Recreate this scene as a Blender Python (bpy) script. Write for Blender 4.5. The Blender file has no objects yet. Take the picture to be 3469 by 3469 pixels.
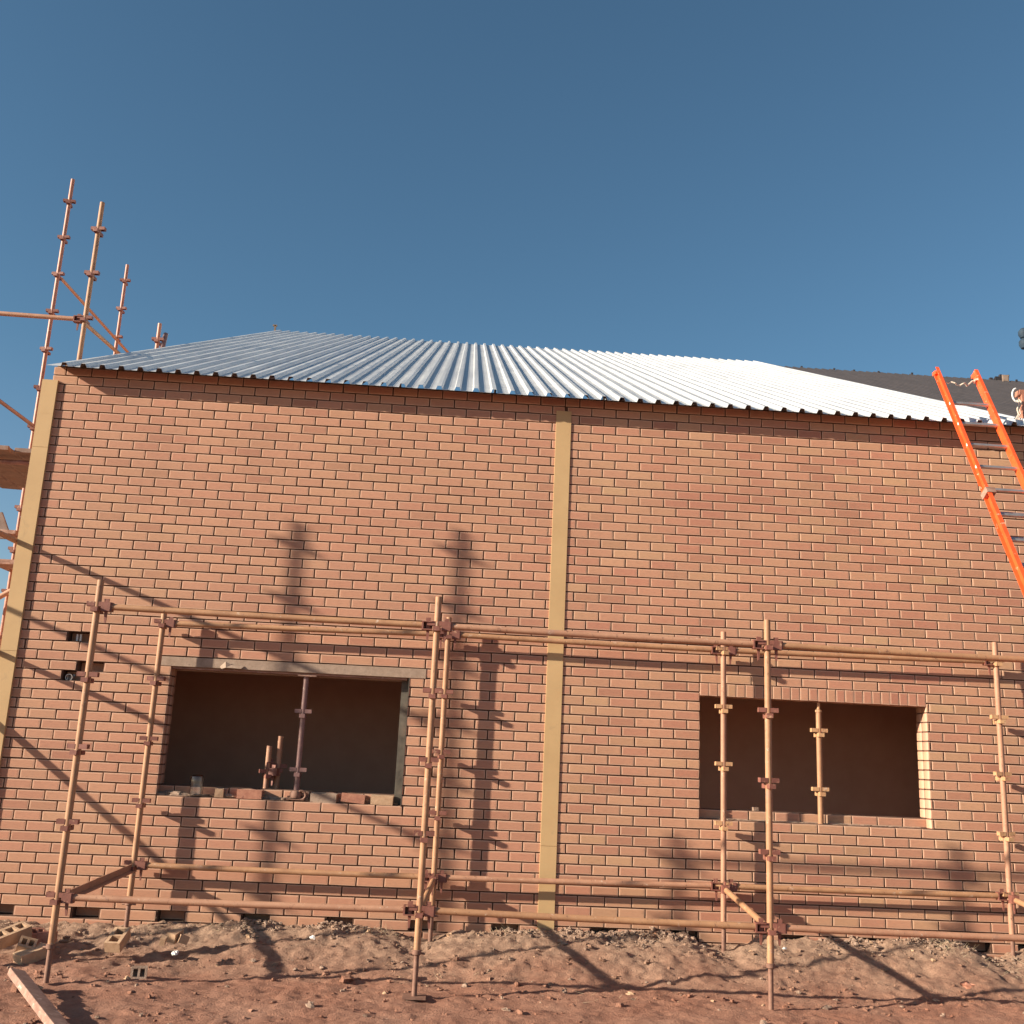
import bpy, math, random
from mathutils import Vector, Matrix, noise
random.seed(11)
R = math.radians
Z0 = 4.78                                   # height of brick joint "0" above the yard
scene = bpy.context.scene
C = scene.collection

# ------------------------------------------------------------------ camera
cam_d = bpy.data.cameras.new("camera")
cam = bpy.data.objects.new("camera", cam_d); C.objects.link(cam)
CAM = Vector((3.5066, -9.3636, -3.1696 + Z0))
YAW, PITCH, ROLL = .0475, .2308, .0466
fw = Vector((math.sin(YAW)*math.cos(PITCH), math.cos(YAW)*math.cos(PITCH), math.sin(PITCH)))
r0 = Vector((math.cos(YAW), -math.sin(YAW), 0)); u0 = r0.cross(fw)
rt = r0*math.cos(ROLL) + u0*math.sin(ROLL); up = -r0*math.sin(ROLL) + u0*math.cos(ROLL)
cam.matrix_world = Matrix(((rt.x, up.x, -fw.x, CAM.x), (rt.y, up.y, -fw.y, CAM.y), (rt.z, up.z, -fw.z, CAM.z), (0, 0, 0, 1)))
cam_d.sensor_width = 36; cam_d.lens = 36*3547.9/3469
cam_d.clip_start = .05; cam_d.clip_end = 6000
scene.camera = cam

# ------------------------------------------------------------------ light
SUN = Vector((-2.9, -1.0, 1.08)).normalized()
world = bpy.data.worlds.new("World"); scene.world = world; world.use_nodes = True
wn = world.node_tree; wn.nodes.clear()
sky = wn.nodes.new("ShaderNodeTexSky"); sky.sky_type = 'NISHITA'; sky.sun_disc = False
sky.sun_elevation = math.asin(SUN.z); sky.sun_rotation = math.atan2(SUN.x, SUN.y)
sky.air_density = 1.0; sky.dust_density = 1.2; sky.ozone_density = 1.6; sky.altitude = 1300
bg = wn.nodes.new("ShaderNodeBackground"); bg.inputs[1].default_value = .064
wo = wn.nodes.new("ShaderNodeOutputWorld")
tint = wn.nodes.new("ShaderNodeMix"); tint.data_type = 'RGBA'; tint.blend_type = 'MULTIPLY'; tint.inputs[0].default_value = 1

tc = wn.nodes.new("ShaderNodeTexCoord"); tz = wn.nodes.new("ShaderNodeSeparateXYZ"); wn.links.new(tc.outputs['Generated'], tz.inputs[0])
tr = wn.nodes.new("ShaderNodeValToRGB"); wn.links.new(tz.outputs[2], tr.inputs[0])
tr.color_ramp.elements[0].position = .02; tr.color_ramp.elements[0].color = (1.0, .95, .93, 1)
tr.color_ramp.elements[1].position = .34; tr.color_ramp.elements[1].color = (.74, .99, .99, 1); wn.links.new(tr.outputs[0], tint.inputs[7])
wn.links.new(sky.outputs[0], tint.inputs[6]); wn.links.new(tint.outputs[2], bg.inputs[0]); wn.links.new(bg.outputs[0], wo.inputs[0])
sd = bpy.data.lights.new("sun", 'SUN'); sd.energy = 5.0; sd.angle = R(.85); sd.color = (1.0, .88, .71)
so = bpy.data.objects.new("sun", sd); C.objects.link(so)
so.rotation_euler = SUN.to_track_quat('Z', 'Y').to_euler(); so.location = SUN*40
scene.view_settings.view_transform = 'Standard'; scene.view_settings.look = 'None'
scene.view_settings.exposure = 1.0; scene.view_settings.gamma = 1

# ------------------------------------------------------------------ materials
def nd(t, kind, **kw):
    n = t.nodes.new(kind)
    for k, v in kw.items():
        if k.startswith('i_'):
            k = k[2:]; n.inputs[int(k) if k.isdigit() else k].default_value = v
        else: setattr(n, k, v)
    return n
def newmat(name, rough=.8, metal=0., base=(.5, .5, .5)):
    m = bpy.data.materials.new(name); m.use_nodes = True
    t = m.node_tree; b = t.nodes['Principled BSDF']
    b.inputs['Roughness'].default_value = rough; b.inputs['Metallic'].default_value = metal
    b.inputs['Base Color'].default_value = (*base, 1)
    return m, t, b
def ramp(t, fac, stops, interp='LINEAR'):
    r = nd(t, "ShaderNodeValToRGB"); r.color_ramp.interpolation = interp
    e = r.color_ramp.elements
    while len(e) < len(stops): e.new(.5)
    for k, (p, c) in enumerate(stops):
        e[k].position = p; e[k].color = (*c, 1) if len(c) == 3 else c
    t.links.new(fac, r.inputs[0]); return r.outputs[0]
def mixc(t, fac, a, b, mode='MIX'):
    m = nd(t, "ShaderNodeMix", data_type='RGBA', blend_type=mode)
    for s, v in ((0, fac), (6, a), (7, b)):
        if hasattr(v, 'is_output'): t.links.new(v, m.inputs[s])
        elif isinstance(v, (int, float)): m.inputs[s].default_value = v
        else: m.inputs[s].default_value = (*v, 1)
    return m.outputs[2]
def noi(t, scale, detail=4, rough=.6, vec=None, dist=0.):
    n = nd(t, "ShaderNodeTexNoise", i_Scale=scale, i_Detail=detail, i_Roughness=rough, i_Distortion=dist)
    if vec is not None: t.links.new(vec, n.inputs[0])
    return n.outputs[0]
def pos(t, sc=(1, 1, 1)):
    g = nd(t, "ShaderNodeNewGeometry"); m = nd(t, "ShaderNodeMapping"); m.inputs['Scale'].default_value = sc
    t.links.new(g.outputs['Position'], m.inputs[0]); return m.outputs[0]
def bump(t, b, h, strength=.3, dist=.01):
    n = nd(t, "ShaderNodeBump", i_Strength=strength, i_Distance=dist)
    t.links.new(h, n.inputs['Height']); t.links.new(n.outputs[0], b.inputs['Normal'])
def simple(name, c1, c2, scale=8, rough=.75, metal=0., c3=None, c3scale=3, th=.6, bs=.15, bd=.004, sc=(1, 1, 1)):
    m, t, b = newmat(name, rough, metal); p = pos(t, sc)
    n = noi(t, scale, 6, .65, p)
    col = ramp(t, n, [(.32, c1), (.68, c2)])
    if c3 is not None:
        n3 = noi(t, c3scale, 7, .7, p, .4)
        f = ramp(t, n3, [(th-.03, (0, 0, 0)), (th+.05, (1, 1, 1))]); col = mixc(t, f, col, c3)
    if name.startswith(("dusty", "worn_red", "dull_purple")):
        pz = pos(t, (1, 1, .45))
        col = mixc(t, ramp(t, noi(t, 34, 4, .75, pz, .5), [(.60, (0, 0, 0)), (.66, (.75, .75, .75))]), col, (.15, .07, .045))
        col = mixc(t, ramp(t, noi(t, 21, 5, .8, p, .8), [(.61, (0, 0, 0)), (.66, (.7, .7, .7))]), col, (.56, .44, .34))
    t.links.new(col, b.inputs['Base Color'])
    bump(t, b, noi(t, scale*5, 5, .7, p), bs, bd)
    return m

M = {}
# face brick: vertex colour r = tone, g = arris, b = hue
m, t, b = newmat("face_brick", .85); p = pos(t)
at = nd(t, "ShaderNodeAttribute", attribute_name="tone"); sx = nd(t, "ShaderNodeSeparateColor"); t.links.new(at.outputs[0], sx.inputs[0])
ca = ramp(t, sx.outputs[2], [(0, (.45, .205, .135)), (.4, (.485, .250, .160)), (1, (.50, .305, .176))])
cb = ramp(t, sx.outputs[0], [(0, (.86, .83, .83)), (.12, (.95, .945, .945)), (1, (1.04, 1.04, 1.04))])
col = mixc(t, 1., ca, cb, 'MULTIPLY')
ps = pos(t, (9, 9, 42)); n1 = noi(t, 2.2, 6, .7, ps)
col = mixc(t, 1., col, ramp(t, n1, [(.25, (.80, .78, .77)), (.5, (.98, .98, .98)), (.75, (1.07, 1.06, 1.04))]), 'MULTIPLY')
nb = noi(t, 1.1, 5, .6, p); col = mixc(t, 1., col, ramp(t, nb, [(.3, (.9, .88, .88)), (.7, (1.05, 1.05, 1.04))]), 'MULTIPLY')
nk = noi(t, 38, 3, .7, p); col = mixc(t, ramp(t, nk, [(.69, (0, 0, 0)), (.74, (.55, .55, .55))]), col, (.20, .11, .08))
col = mixc(t, ramp(t, sx.outputs[1], [(.0, (0, 0, 0)), (.35, (.12, .12, .12)), (1, (.7, .7, .7))]), col, (.68, .46, .33))
# mortar smears and faint salt bloom
ns1 = noi(t, 2.6, 3, .5, p, .6); ns2 = noi(t, 26, 6, .75, pos(t, (1, 1, 2.2)), 1.)
mm = nd(t, "ShaderNodeMath", operation='MULTIPLY'); t.links.new(ramp(t, ns1, [(.55, (0, 0, 0)), (.68, (1, 1, 1))]), mm.inputs[0]); t.links.new(ramp(t, ns2, [(.52, (0, 0, 0)), (.64, (1, 1, 1))]), mm.inputs[1])
mm2 = nd(t, "ShaderNodeMath", operation='MULTIPLY', i_1=.42); t.links.new(mm.outputs[0], mm2.inputs[0])
col = mixc(t, mm2.outputs[0], col, (.40, .27, .20))
# orange glare and ground bounce painted into the lowest courses' colour
sp = nd(t, "ShaderNodeSeparateXYZ"); t.links.new(p, sp.inputs[0])
mz = nd(t, "ShaderNodeMapRange", i_1=.12, i_2=1.1, i_3=.42, i_4=0.); t.links.new(sp.outputs[2], mz.inputs[0])
mz2 = nd(t, "ShaderNodeMath", operation='MULTIPLY'); t.links.new(mz.outputs[0], mz2.inputs[0]); t.links.new(noi(t, 3.5, 5, .6, p), mz2.inputs[1])
col = mixc(t, mz2.outputs[0], col, (.40, .185, .105))
t.links.new(col, b.inputs['Base Color'])
bump(t, b, noi(t, 160, 5, .7, p), .35, .0025); M['brick'] = m
M['mortar'] = simple("mortar", (.085, .042, .027), (.145, .078, .052), 30, .95, bs=.5)
M['mortar_light'] = simple("mortar_crust", (.24, .155, .11), (.39, .27, .20), 22, .95, bs=.8, bd=.01)
M['concrete'] = simple("concrete", (.27, .19, .14), (.38, .275, .21), 14, .9, 0, (.22, .16, .12), 7, .64, .5, .005)
M['plaster'] = simple("yellow_painted_plaster", (.46, .30, .145), (.52, .345, .17), 2.2, .75, 0, (.42, .28, .145), 3.5, .62, .2, .003)
M['dpc'] = simple("damp_proof_membrane", (.055, .045, .035), (.13, .11, .085), 9, .6)
M['timber'] = simple("roof_timber", (.13, .08, .05), (.24, .16, .10), 9, .8, sc=(1, 1, 6))
M['plank'] = simple("weathered_plank", (.20, .105, .075), (.42, .25, .19), 7, .85, 0, (.60, .44, .36), 9, .62, .5, .004, sc=(1.5, 1.5, 3))
M['deckboard'] = simple("scaffold_board", (.15, .10, .08), (.24, .17, .14), 7, .85, 0, (.22, .12, .08), 6, .6, .3, .004)
M['tube_tan'] = simple("dusty_tan_paint", (.32, .16, .083), (.44, .235, .122), 6, .6, .0, (.36, .19, .12), 9, .63, .25, .002)
M['tube_pink'] = simple("dusty_pinkish_paint", (.34, .165, .10), (.45, .24, .148), 6, .62, .0, (.33, .18, .125), 8, .62, .25, .002)
M['tube_red'] = simple("worn_red_paint", (.34, .13, .085), (.46, .20, .12), 6, .45, .0, (.55, .33, .20), 5, .62, .2, .002)
M['tube_purple'] = simple("dull_purple_paint", (.16, .085, .08), (.27, .15, .135), 8, .45, .1, (.33, .2, .15), 9, .6, .2, .002)
M['collar_red'] = simple("dull_red_primer", (.17, .060, .043), (.25, .095, .068), 18, .6, .0, (.45, .25, .16), 20, .62, .3, .002)
M['collar_tan'] = simple("dusty_collar_paint", (.42, .22, .11), (.55, .33, .17), 18, .6, .0, (.28, .11, .07), 20, .6, .3, .002)
M['jack'] = simple("rusty_steel", (.17, .085, .06), (.28, .155, .11), 20, .7, .2)
M['orange'] = simple("orange_fibreglass", (.84, .085, .02), (.90, .12, .03), 12, .38, 0, (.90, .50, .33), 16, .635, .1, .001)
M['alu'] = simple("dull_aluminium", (.42, .38, .36), (.58, .53, .50), 12, .42, .75)
M['rope'] = simple("pale_rope", (.45, .36, .28), (.70, .60, .50), 50, .9)
M['blueblack'] = simple("dark_blue_steel", (.008, .020, .038), (.018, .045, .075), 14, .75)
M['white'] = simple("white_plastic", (.7, .68, .64), (.8, .78, .75), 10, .5)
M['plastic_film'] = simple("torn_plastic_film", (.42, .33, .28), (.6, .5, .43), 16, .45)
M['loose_yellow'] = simple("yellow_clay_brick", (.38, .235, .14), (.50, .33, .21), 22, .9, 0, (.35, .2, .12), 14, .62, .6, .004)
M['loose_red'] = simple("red_clay_brick", (.36, .15, .10), (.48, .23, .15), 22, .9, 0, (.25, .1, .07), 14, .62, .6, .004)
M['roomwall'] = simple("brightened_interior_plaster", (.60, .35, .25), (.65, .39, .28), 5, .95)  # plain plaster, colour raised to brighten the dim interior
M['sheet_back'] = simple("darkened_sheet_underside", (.10, .08, .075), (.16, .13, .12), 4, .9)  # underside darkened so less light bounces onto the wall below the eave
M['darkroof'] = simple("charcoal_roof_sheet", (.032, .027, .028), (.048, .040, .041), 3, .6, .1, sc=(1, .3, 1))

# galvanised sheet
m, t, b = newmat("galvanised_sheet", .36, .38); p = pos(t)
n = noi(t, 1.6, 6, .65, p); n2 = noi(t, 60, 3, .6, p)
col = ramp(t, n, [(.3, (.60, .60, .60)), (.7, (.74, .74, .73))])
col = mixc(t, .18, col, ramp(t, n2, [(.4, (.35, .36, .38)), (.6, (.8, .8, .8))]))
pst = pos(t, (30, .35, .35)); col = mixc(t, 1., col, ramp(t, noi(t, 1, 4, .6, pst), [(.3, (.86, .86, .87)), (.6, (1.02, 1.02, 1.02))]), 'MULTIPLY')
t.links.new(col, b.inputs['Base Color'])
t.links.new(ramp(t, n, [(.2, (.30, .30, .30)), (.8, (.52, .52, .52))]), b.inputs['Roughness'])
bump(t, b, noi(t, 3, 3, .5, p), .08, .02); M['galv'] = m

# soil
m, t, b = newmat("red_soil", .97); p = pos(t)
sp = nd(t, "ShaderNodeSeparateXYZ"); t.links.new(p, sp.inputs[0])
n = noi(t, 1.7, 8, .65, p, .3); n2 = noi(t, 16, 8, .72, p); n3 = noi(t, 75, 4, .7, p)
red = ramp(t, n, [(.28, (.25, .105, .064)), (.55, (.325, .158, .102)), (.75, (.37, .20, .135))])
gry = ramp(t, n2, [(.3, (.25, .148, .098)), (.7, (.385, .252, .175))])
ad = nd(t, "ShaderNodeMath", operation='MULTIPLY_ADD'); t.links.new(n, ad.inputs[0]); ad.inputs[1].default_value = 1.3; t.links.new(sp.outputs[1], ad.inputs[2])
f = ramp(t, ad.outputs[0], [(-0.0, (0, 0, 0)), (.0, (0, 0, 0))])
mr = nd(t, "ShaderNodeMapRange"); t.links.new(ad.outputs[0], mr.inputs[0]); mr.inputs[1].default_value = -.62; mr.inputs[2].default_value = .42
col = mixc(t, mr.outputs[0], red, gry)
col = mixc(t, 1., col, ramp(t, n2, [(.3, (.78, .76, .75)), (.5, (1, 1, 1)), (.72, (1.14, 1.12, 1.1))]), 'MULTIPLY')
col = mixc(t, ramp(t, n3, [(.66, (0, 0, 0)), (.72, (.6, .6, .6))]), col, (.44, .30, .22))
t.links.new(col, b.inputs['Base Color'])
ms = nd(t, "ShaderNodeMath", operation='ADD'); t.links.new(n2, ms.inputs[0]); t.links.new(n3, ms.inputs[1])
bump(t, b, ms.outputs[0], .75, .02); M['soil'] = m

# gable / far walls: procedural brick courses
m, t, b = newmat("brickwork", .9); g = nd(t, "ShaderNodeNewGeometry")
sp = nd(t, "ShaderNodeSeparateXYZ"); t.links.new(g.outputs['Position'], sp.inputs[0])
cb = nd(t, "ShaderNodeCombineXYZ"); ax = nd(t, "ShaderNodeMath", operation='ADD'); t.links.new(sp.outputs[0], ax.inputs[0]); t.links.new(sp.outputs[1], ax.inputs[1])
t.links.new(ax.outputs[0], cb.inputs[0]); t.links.new(sp.outputs[2], cb.inputs[1])
bt = nd(t, "ShaderNodeTexBrick", i_Scale=1.0); bt.inputs['Brick Width'].default_value = .232; bt.inputs['Row Height'].default_value = .0839; bt.inputs['Mortar Size'].default_value = .006
bt.inputs['Color1'].default_value = (.47, .25, .16, 1); bt.inputs['Color2'].default_value = (.52, .29, .18, 1); bt.inputs['Mortar'].default_value = (.15, .1, .075, 1)
t.links.new(cb.outputs[0], bt.inputs[0]); t.links.new(bt.outputs[0], b.inputs['Base Color'])
M['brickwork'] = m
m, t, b = newmat("clear_glass", .03); b.inputs['Transmission Weight'].default_value = 1.; b.inputs['IOR'].default_value = 1.45
b.inputs['Base Color'].default_value = (.97, .98, .97, 1); M['glass'] = m
M['straw'] = simple("dry_straw", (.42, .32, .2), (.62, .5, .34), 20, .9)

# ------------------------------------------------------------------ mesh helpers
class MB:
    def __init__(s): s.v = []; s.f = []; s.mi = []; s.col = None
    def add(s, vs, fs, mi=0):
        o = len(s.v); s.v += [tuple(v) for v in vs]; s.f += [tuple(i+o for i in f) for f in fs]; s.mi += [mi]*len(fs)
    def box(s, x0, x1, y0, y1, z0, z1, mi=0, mat=None, j=0.):
        vs = [Vector((x, y, z)) for x in (x0, x1) for y in (y0, y1) for z in (z0, z1)]
        if j: vs = [v + Vector((random.uniform(-j, j), random.uniform(-j, j), random.uniform(-j, j))) for v in vs]
        if mat is not None: vs = [mat @ v for v in vs]
        s.add(vs, [(0, 1, 3, 2), (4, 6, 7, 5), (0, 4, 5, 1), (2, 3, 7, 6), (0, 2, 6, 4), (1, 5, 7, 3)], mi)
    def tube(s, a, b, r=.024, n=14, mi=0, hollow=False, r2=None, bow=0.):
        a = Vector(a); b = Vector(b); d = (b-a).normalized()
        q = Vector((0, 0, 1)) if abs(d.z) < .9 else Vector((1, 0, 0))
        e1 = d.cross(q).normalized(); e2 = d.cross(e1); r2 = r if r2 is None else r2
        L = (b-a).length; k = max(1, min(10, int(L/.25))) if bow else 1
        rings = []
        for i in range(k+1):
            f = i/k; c = a.lerp(b, f) - Vector((0, 0, 1))*bow*4*f*(1-f); rr = r+(r2-r)*f
            rings.append([c + (e1*math.cos(2*math.pi*j/n) + e2*math.sin(2*math.pi*j/n))*rr for j in range(n)])
        vs = [v for ring in rings for v in ring]; fs = []
        for i in range(k):
            for j in range(n): fs.append((i*n+j, i*n+(j+1) % n, (i+1)*n+(j+1) % n, (i+1)*n+j))
        if not hollow:
            fs.append(tuple(range(n))[::-1]); fs.append(tuple(range(k*n, k*n+n)))
        else:
            o = len(vs); ri = .82
            for ring, c in ((rings[0], a), (rings[-1], b)):
                vs += [c + (v-c)*ri for v in ring]
            for j in range(n):
                j2 = (j+1) % n
                fs.append((j2, j, o+j, o+j2)); fs.append((k*n+j, k*n+j2, o+n+j2, o+n+j)); fs.append((o+j, o+n+j, o+n+j2, o+j2))
        s.add(vs, fs, mi)
    def path(s, pts, r, n=8, mi=0):
        for a, b in zip(pts, pts[1:]): s.tube(a, b, r, n, mi)
    def lathe(s, prof, c, n=24, mi=0):
        vs = [(c[0]+r*math.cos(2*math.pi*j/n), c[1]+r*math.sin(2*math.pi*j/n), c[2]+z) for r, z in prof for j in range(n)]
        fs = [(i*n+j, i*n+(j+1) % n, (i+1)*n+(j+1) % n, (i+1)*n+j) for i in range(len(prof)-1) for j in range(n)]
        s.add(vs, fs, mi)
    def blob(s, c, sx, sy, sz, rough=.35, mi=0, rot=0., seed=None):
        o = random.random()*99 if seed is None else seed
        vs = []; N, K = 5, 7
        for i in range(N+1):
            th = math.pi*i/N
            for j in range(K):
                ph = 2*math.pi*j/K
                d = Vector((math.sin(th)*math.cos(ph), math.sin(th)*math.sin(ph), math.cos(th)))
                k = 1+rough*noise.noise(d*1.7+Vector((o, o*2, 0)))*2
                x, y = d.x*sx*k, d.y*sy*k
                vs.append((c[0]+x*math.cos(rot)-y*math.sin(rot), c[1]+x*math.sin(rot)+y*math.cos(rot), c[2]+d.z*sz*k))
        fs = [(i*K+j, (i+1)*K+j, (i+1)*K+(j+1) % K, i*K+(j+1) % K) for i in range(N) for j in range(K)]
        s.add(vs, fs, mi)
    def build(s, name, mats, parent=None, smooth=False, bevel=0.):
        if not isinstance(mats, (list, tuple)): mats = [mats]
        me = bpy.data.meshes.new(name)
        vs = s.v
        loc = Vector((0, 0, 0))
        if parent is not None:
            loc = parent['_w'] if False else WL.get(parent.name, Vector((0, 0, 0)))
            vs = [(v[0]-loc.x, v[1]-loc.y, v[2]-loc.z) for v in vs]
        me.from_pydata(vs, [], s.f); me.update()
        for m in mats: me.materials.append(m)
        if len(mats) > 1: me.polygons.foreach_set('material_index', s.mi)
        if s.col is not None:
            a = me.color_attributes.new("tone", 'FLOAT_COLOR', 'POINT'); a.data.foreach_set('color', s.col)
        if smooth: 
            me.polygons.foreach_set('use_smooth', [True]*len(me.polygons))
            me.set_sharp_from_angle(angle=R(40))
        o = bpy.data.objects.new(name, me); C.objects.link(o)
        if parent is not None: o.parent = parent; WL[o.name] = loc
        if bevel:
            md = o.modifiers.new("bevel", 'BEVEL'); md.width = bevel; md.segments = 2; md.limit_method = 'ANGLE'
        return o
WL = {}
def thing(name, label, cat, loc=(0, 0, 0), group=None):
    o = bpy.data.objects.new(name, None); C.objects.link(o); o.location = loc; WL[o.name] = Vector(loc)
    o.empty_display_size = .2
    o['label'] = label; o['category'] = cat
    if group: o['group'] = group
    return o
def tag(o, label=None, cat=None, group=None, kind=None):
    for k, v in (('label', label), ('category', cat), ('group', group), ('kind', kind)):
        if v: o[k] = v
    return o
def part(o, label): o['label'] = label; return o

# ------------------------------------------------------------------ ground
def sm(a, b, x):
    x = min(1, max(0, (x-a)/(b-a))); return x*x*(3-2*x)
BANK = [(-1.5, .06), (-.4, .12), (.4, .14), (1.0, .15), (1.5, .18), (2.2, .19), (2.9, .20), (3.35, .13), (3.7, .20), (4.4, .22), (5.2, .225), (5.55, .235), (5.85, .14), (6.2, .23), (7., .255), (7.8, .26), (8.2, .15), (8.6, .22), (9.6, .2), (11, .1)]
def bank(x):
    for (a, ha), (b_, hb) in zip(BANK, BANK[1:]):
        if a <= x <= b_: return ha+(hb-ha)*sm(a, b_, x)
    return .02
def gz(x, y):
    d = -y; w = 1-sm(.02, 1.28+.25*noise.noise(Vector((x*.8, 3, 0))), d)
    near = 1-sm(6, 14, abs(x-4)) if abs(x-4) > 6 else 1
    n1 = noise.fractal(Vector((x*1.1, y*1.4, .3)), 1., 2., 4)
    n2 = noise.fractal(Vector((x*4.5, y*6.5, 2.3)), .8, 2., 5)
    n3 = noise.fractal(Vector((x*15, y*22, 5.3)), .7, 2., 4)
    base = bank(x)*(w**1.15) if near else 0
    rd = abs(noise.noise(Vector((x*7.5, y*10, 1.7)))); rd2 = abs(noise.noise(Vector((x*19, y*26, 3.1))))
    patch = .4+.6*sm(-.1, .25, noise.noise(Vector((x*.9, y*1.3, 6))))
    return base + n1*.022 + n2*(.015+.018*w) + n3*(.007+.008*w) + patch*(.020*(.25-rd) + .012*(.25-rd2)) - .014
def axis(lo, hi, step, ends):
    a = []; x = lo
    while x < hi: a.append(x); x += step
    a.append(hi); s = step; x = hi
    while x < ends: s *= 1.25; x += s; a.append(x)
    s = step; x = lo
    while x > -ends: s *= 1.25; x -= s; a.insert(0, x)
    return a
xs = axis(-.6, 9.2, .022, 3000)
ys = axis(-3.2, .12, .018, 3000)
g = MB(); nx = len(xs)
for y in ys:
    for x in xs:
        if y > .2: z = -.06
        else: z = gz(x, y)*(1 if abs(x) < 60 and abs(y) < 60 else 0)
        g.v.append((x, y, z))
for j in range(len(ys)-1):
    for i in range(nx-1): g.f.append((j*nx+i, j*nx+i+1, (j+1)*nx+i+1, (j+1)*nx+i))
g.mi = [0]*len(g.f)
tag(g.build("ground", M['soil'], smooth=False), kind='structure')
for pl in bpy.data.objects['ground'].data.polygons: pl.use_smooth = True

# ------------------------------------------------------------------ the brick building
H, L = .0839, .232
XL, XR = -.341, 9.15
OFF = 4.5464; XM = 4.41
WIN = [(1.038, 3.113, 30, 43), (5.703, 7.770, 30.33, 43)]
house = thing("brick_building", "unfinished face brick building with two open window holes and shiny corrugated metal roof", "building", (4.4, 0, 0))
class Bricks(MB):
    def __init__(s): super().__init__(); s.col = []
    def brick(s, x0, x1, z0, z1, y0, y1, soldier=False):
        if x1-x0 < .012: return
        jy = random.uniform(-.0018, .0018); e = .011
        j = lambda: random.uniform(-.0017, .0017)
        tone = random.random(); hue = random.random()
        if random.random() < .06: tone = 0
        # the right hand panel has patches of redder and of yellower bricks
        cx, cz = (x0+x1)/2, (z0+z1)/2
        hue = min(1, max(0, hue*.34 + .20 + .28*noise.noise(Vector((cx*.9, cz*1.3, 4)))))
        if cx > 4.5: hue = min(1, max(0, hue + (random.random()-.40)*.5 + .5*noise.noise(Vector((cx*1.7, cz*3.1, 8)))))
        o = [(x0+j(), y0+jy+.0012, z0+j()), (x1+j(), y0+jy+.0012, z0+j()), (x1+j(), y0+jy+.0012, z1+j()), (x0+j(), y0+jy+.0012, z1+j())]
        ex = min(e, (x1-x0)*.3)
        i = [(x0+ex, y0+jy, z0+e), (x1-ex, y0+jy, z0+e), (x1-ex, y0+jy, z1-e), (x0+ex, y0+jy, z1-e)]
        bk = [(v[0], y1, v[2]) for v in o]
        s.add(o+i+bk, [(4, 5, 6, 7), (0, 1, 5, 4), (1, 2, 6, 5), (2, 3, 7, 6), (3, 0, 4, 7), (0, 8, 9, 1), (1, 9, 10, 2), (2, 10, 11, 3), (3, 11, 8, 0), (11, 10, 9, 8)], 0)
        for k in range(12): s.col += [tone, (1. if k < 4 else 0.) if not soldier else .5, hue, 1]
    def slab(s, *a):
        n0 = len(s.v); s.box(*a, mi=1); s.col += [.5, 0, .5, 1]*(len(s.v)-n0)
def leaf(y0, y1, wins, missing, lintel, pfx):
    B = Bricks(); jt = .0063
    for row in range(-2, 59):
        z1 = Z0 - row*H - jt; z0 = Z0-(row+1)*H + jt
        cuts = []
        for (a, b_, ra, rb) in wins:
            if ra < row+.9 and row < rb-.001: cuts.append((a, b_, 'w'))
            elif row == 29 and ra > 30.1: cuts.append((a, b_, 's'))
        if lintel and row == 29: cuts = [c for c in cuts if c[2] != 'w' or c[0] > 4] + [(.937, 3.262, 'w')]
        for (mr_, a, b_) in missing:
            if mr_ == row: cuts.append((a, b_, 'm'))
        # list of brick joints along the row
        edges = []
        for (p0, p1, base) in ((XL, XM, 0.), (XM, XR, OFF)):
            sh = 0 if row % 2 == 0 else .5
            k0 = math.floor((p0-base)/L - sh)-1
            ks = [base+(k+sh)*L for k in range(k0, k0+50)]
            e = [p0]+[k for k in ks if p0+.01 < k < p1-.01]+[p1]
            edges += list(zip(e, e[1:]))
        for (a, b_) in edges:
            segs = [(a, b_)]
            for (c0, c1, k) in cuts:
                ns = []
                for (p, q) in segs:
                    if c1 <= p+.004 or c0 >= q-.004: ns.append((p, q)); continue
                    if p < c0-.01: ns.append((p, c0+(jt if k != 'm' else jt)*0))
                    if q > c1+.01: ns.append((c1, q))
                segs = ns
            for (p, q) in segs:
                p2 = p+jt; q2 = q-jt
                for (c0, c1, k) in cuts:
                    if k == 'w':
                        if abs(q-c0) < .002: q2 = q
                        if abs(p-c1) < .002: p2 = p
                if p <= XL+.001: p2 = p
                if q >= XR-.001: q2 = q
                zz1 = z1
                B.brick(p2, q2, z0, zz1, y0, y1)
        # bed mortar behind the joints
        segs = [(XL+.006, XR-.006)]
        for (c0, c1, k) in cuts:
            if k == 's': continue
            ins = .006 if k == 'w' else -.001
            ns = []
            for (p, q) in segs:
                if c1 <= p or c0 >= q: ns.append((p, q)); continue
                if p < c0-ins: ns.append((p, c0-ins))
                if q > c1+ins: ns.append((c1+ins, q))
            segs = ns
        for (p, q) in segs: B.slab(p, q, y0+.013, y1-.002, Z0-(row+1)*H, Z0-row*H)
    # soldier course over the right hand opening
    for (a, b_, ra, rb) in wins:
        if ra > 30.1:
            n = 25; w = (b_-a)/n
            for k in range(n): B.brick(a+k*w+.004, a+(k+1)*w-.004, Z0-30.33*H, Z0-29.0*H-.004, y0, y1, False)
            B.slab(a+.004, b_-.004, y0+.013, y1-.004, Z0-30.33*H+.006, Z0-30*H-.0005)
    return B
slots = [(54, k*L+.006, (k+1)*L-.006) for k in (-1, 2, 5, 8, 11, 14, 17)] + [(54, OFF+k*L+.006, OFF+(k+1)*L-.006) for k in (1, 4, 8, 11, 15, 17)]
holes = [(27, .116+.003, .348-.003), (30, .232+.003, .464-.003), (31, .116+.003, .348-.003)]
B = leaf(0, .104, WIN, slots+holes, True, '')
part(B.build("wall", [M['brick'], M['mortar']], house), "front wall of pinkish face bricks with dark raked joints")
B = leaf(.112, .216, [(1.038, 3.10, 30, 42), (5.703, 7.768, 30.33, 42)], [], False, '')
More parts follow.
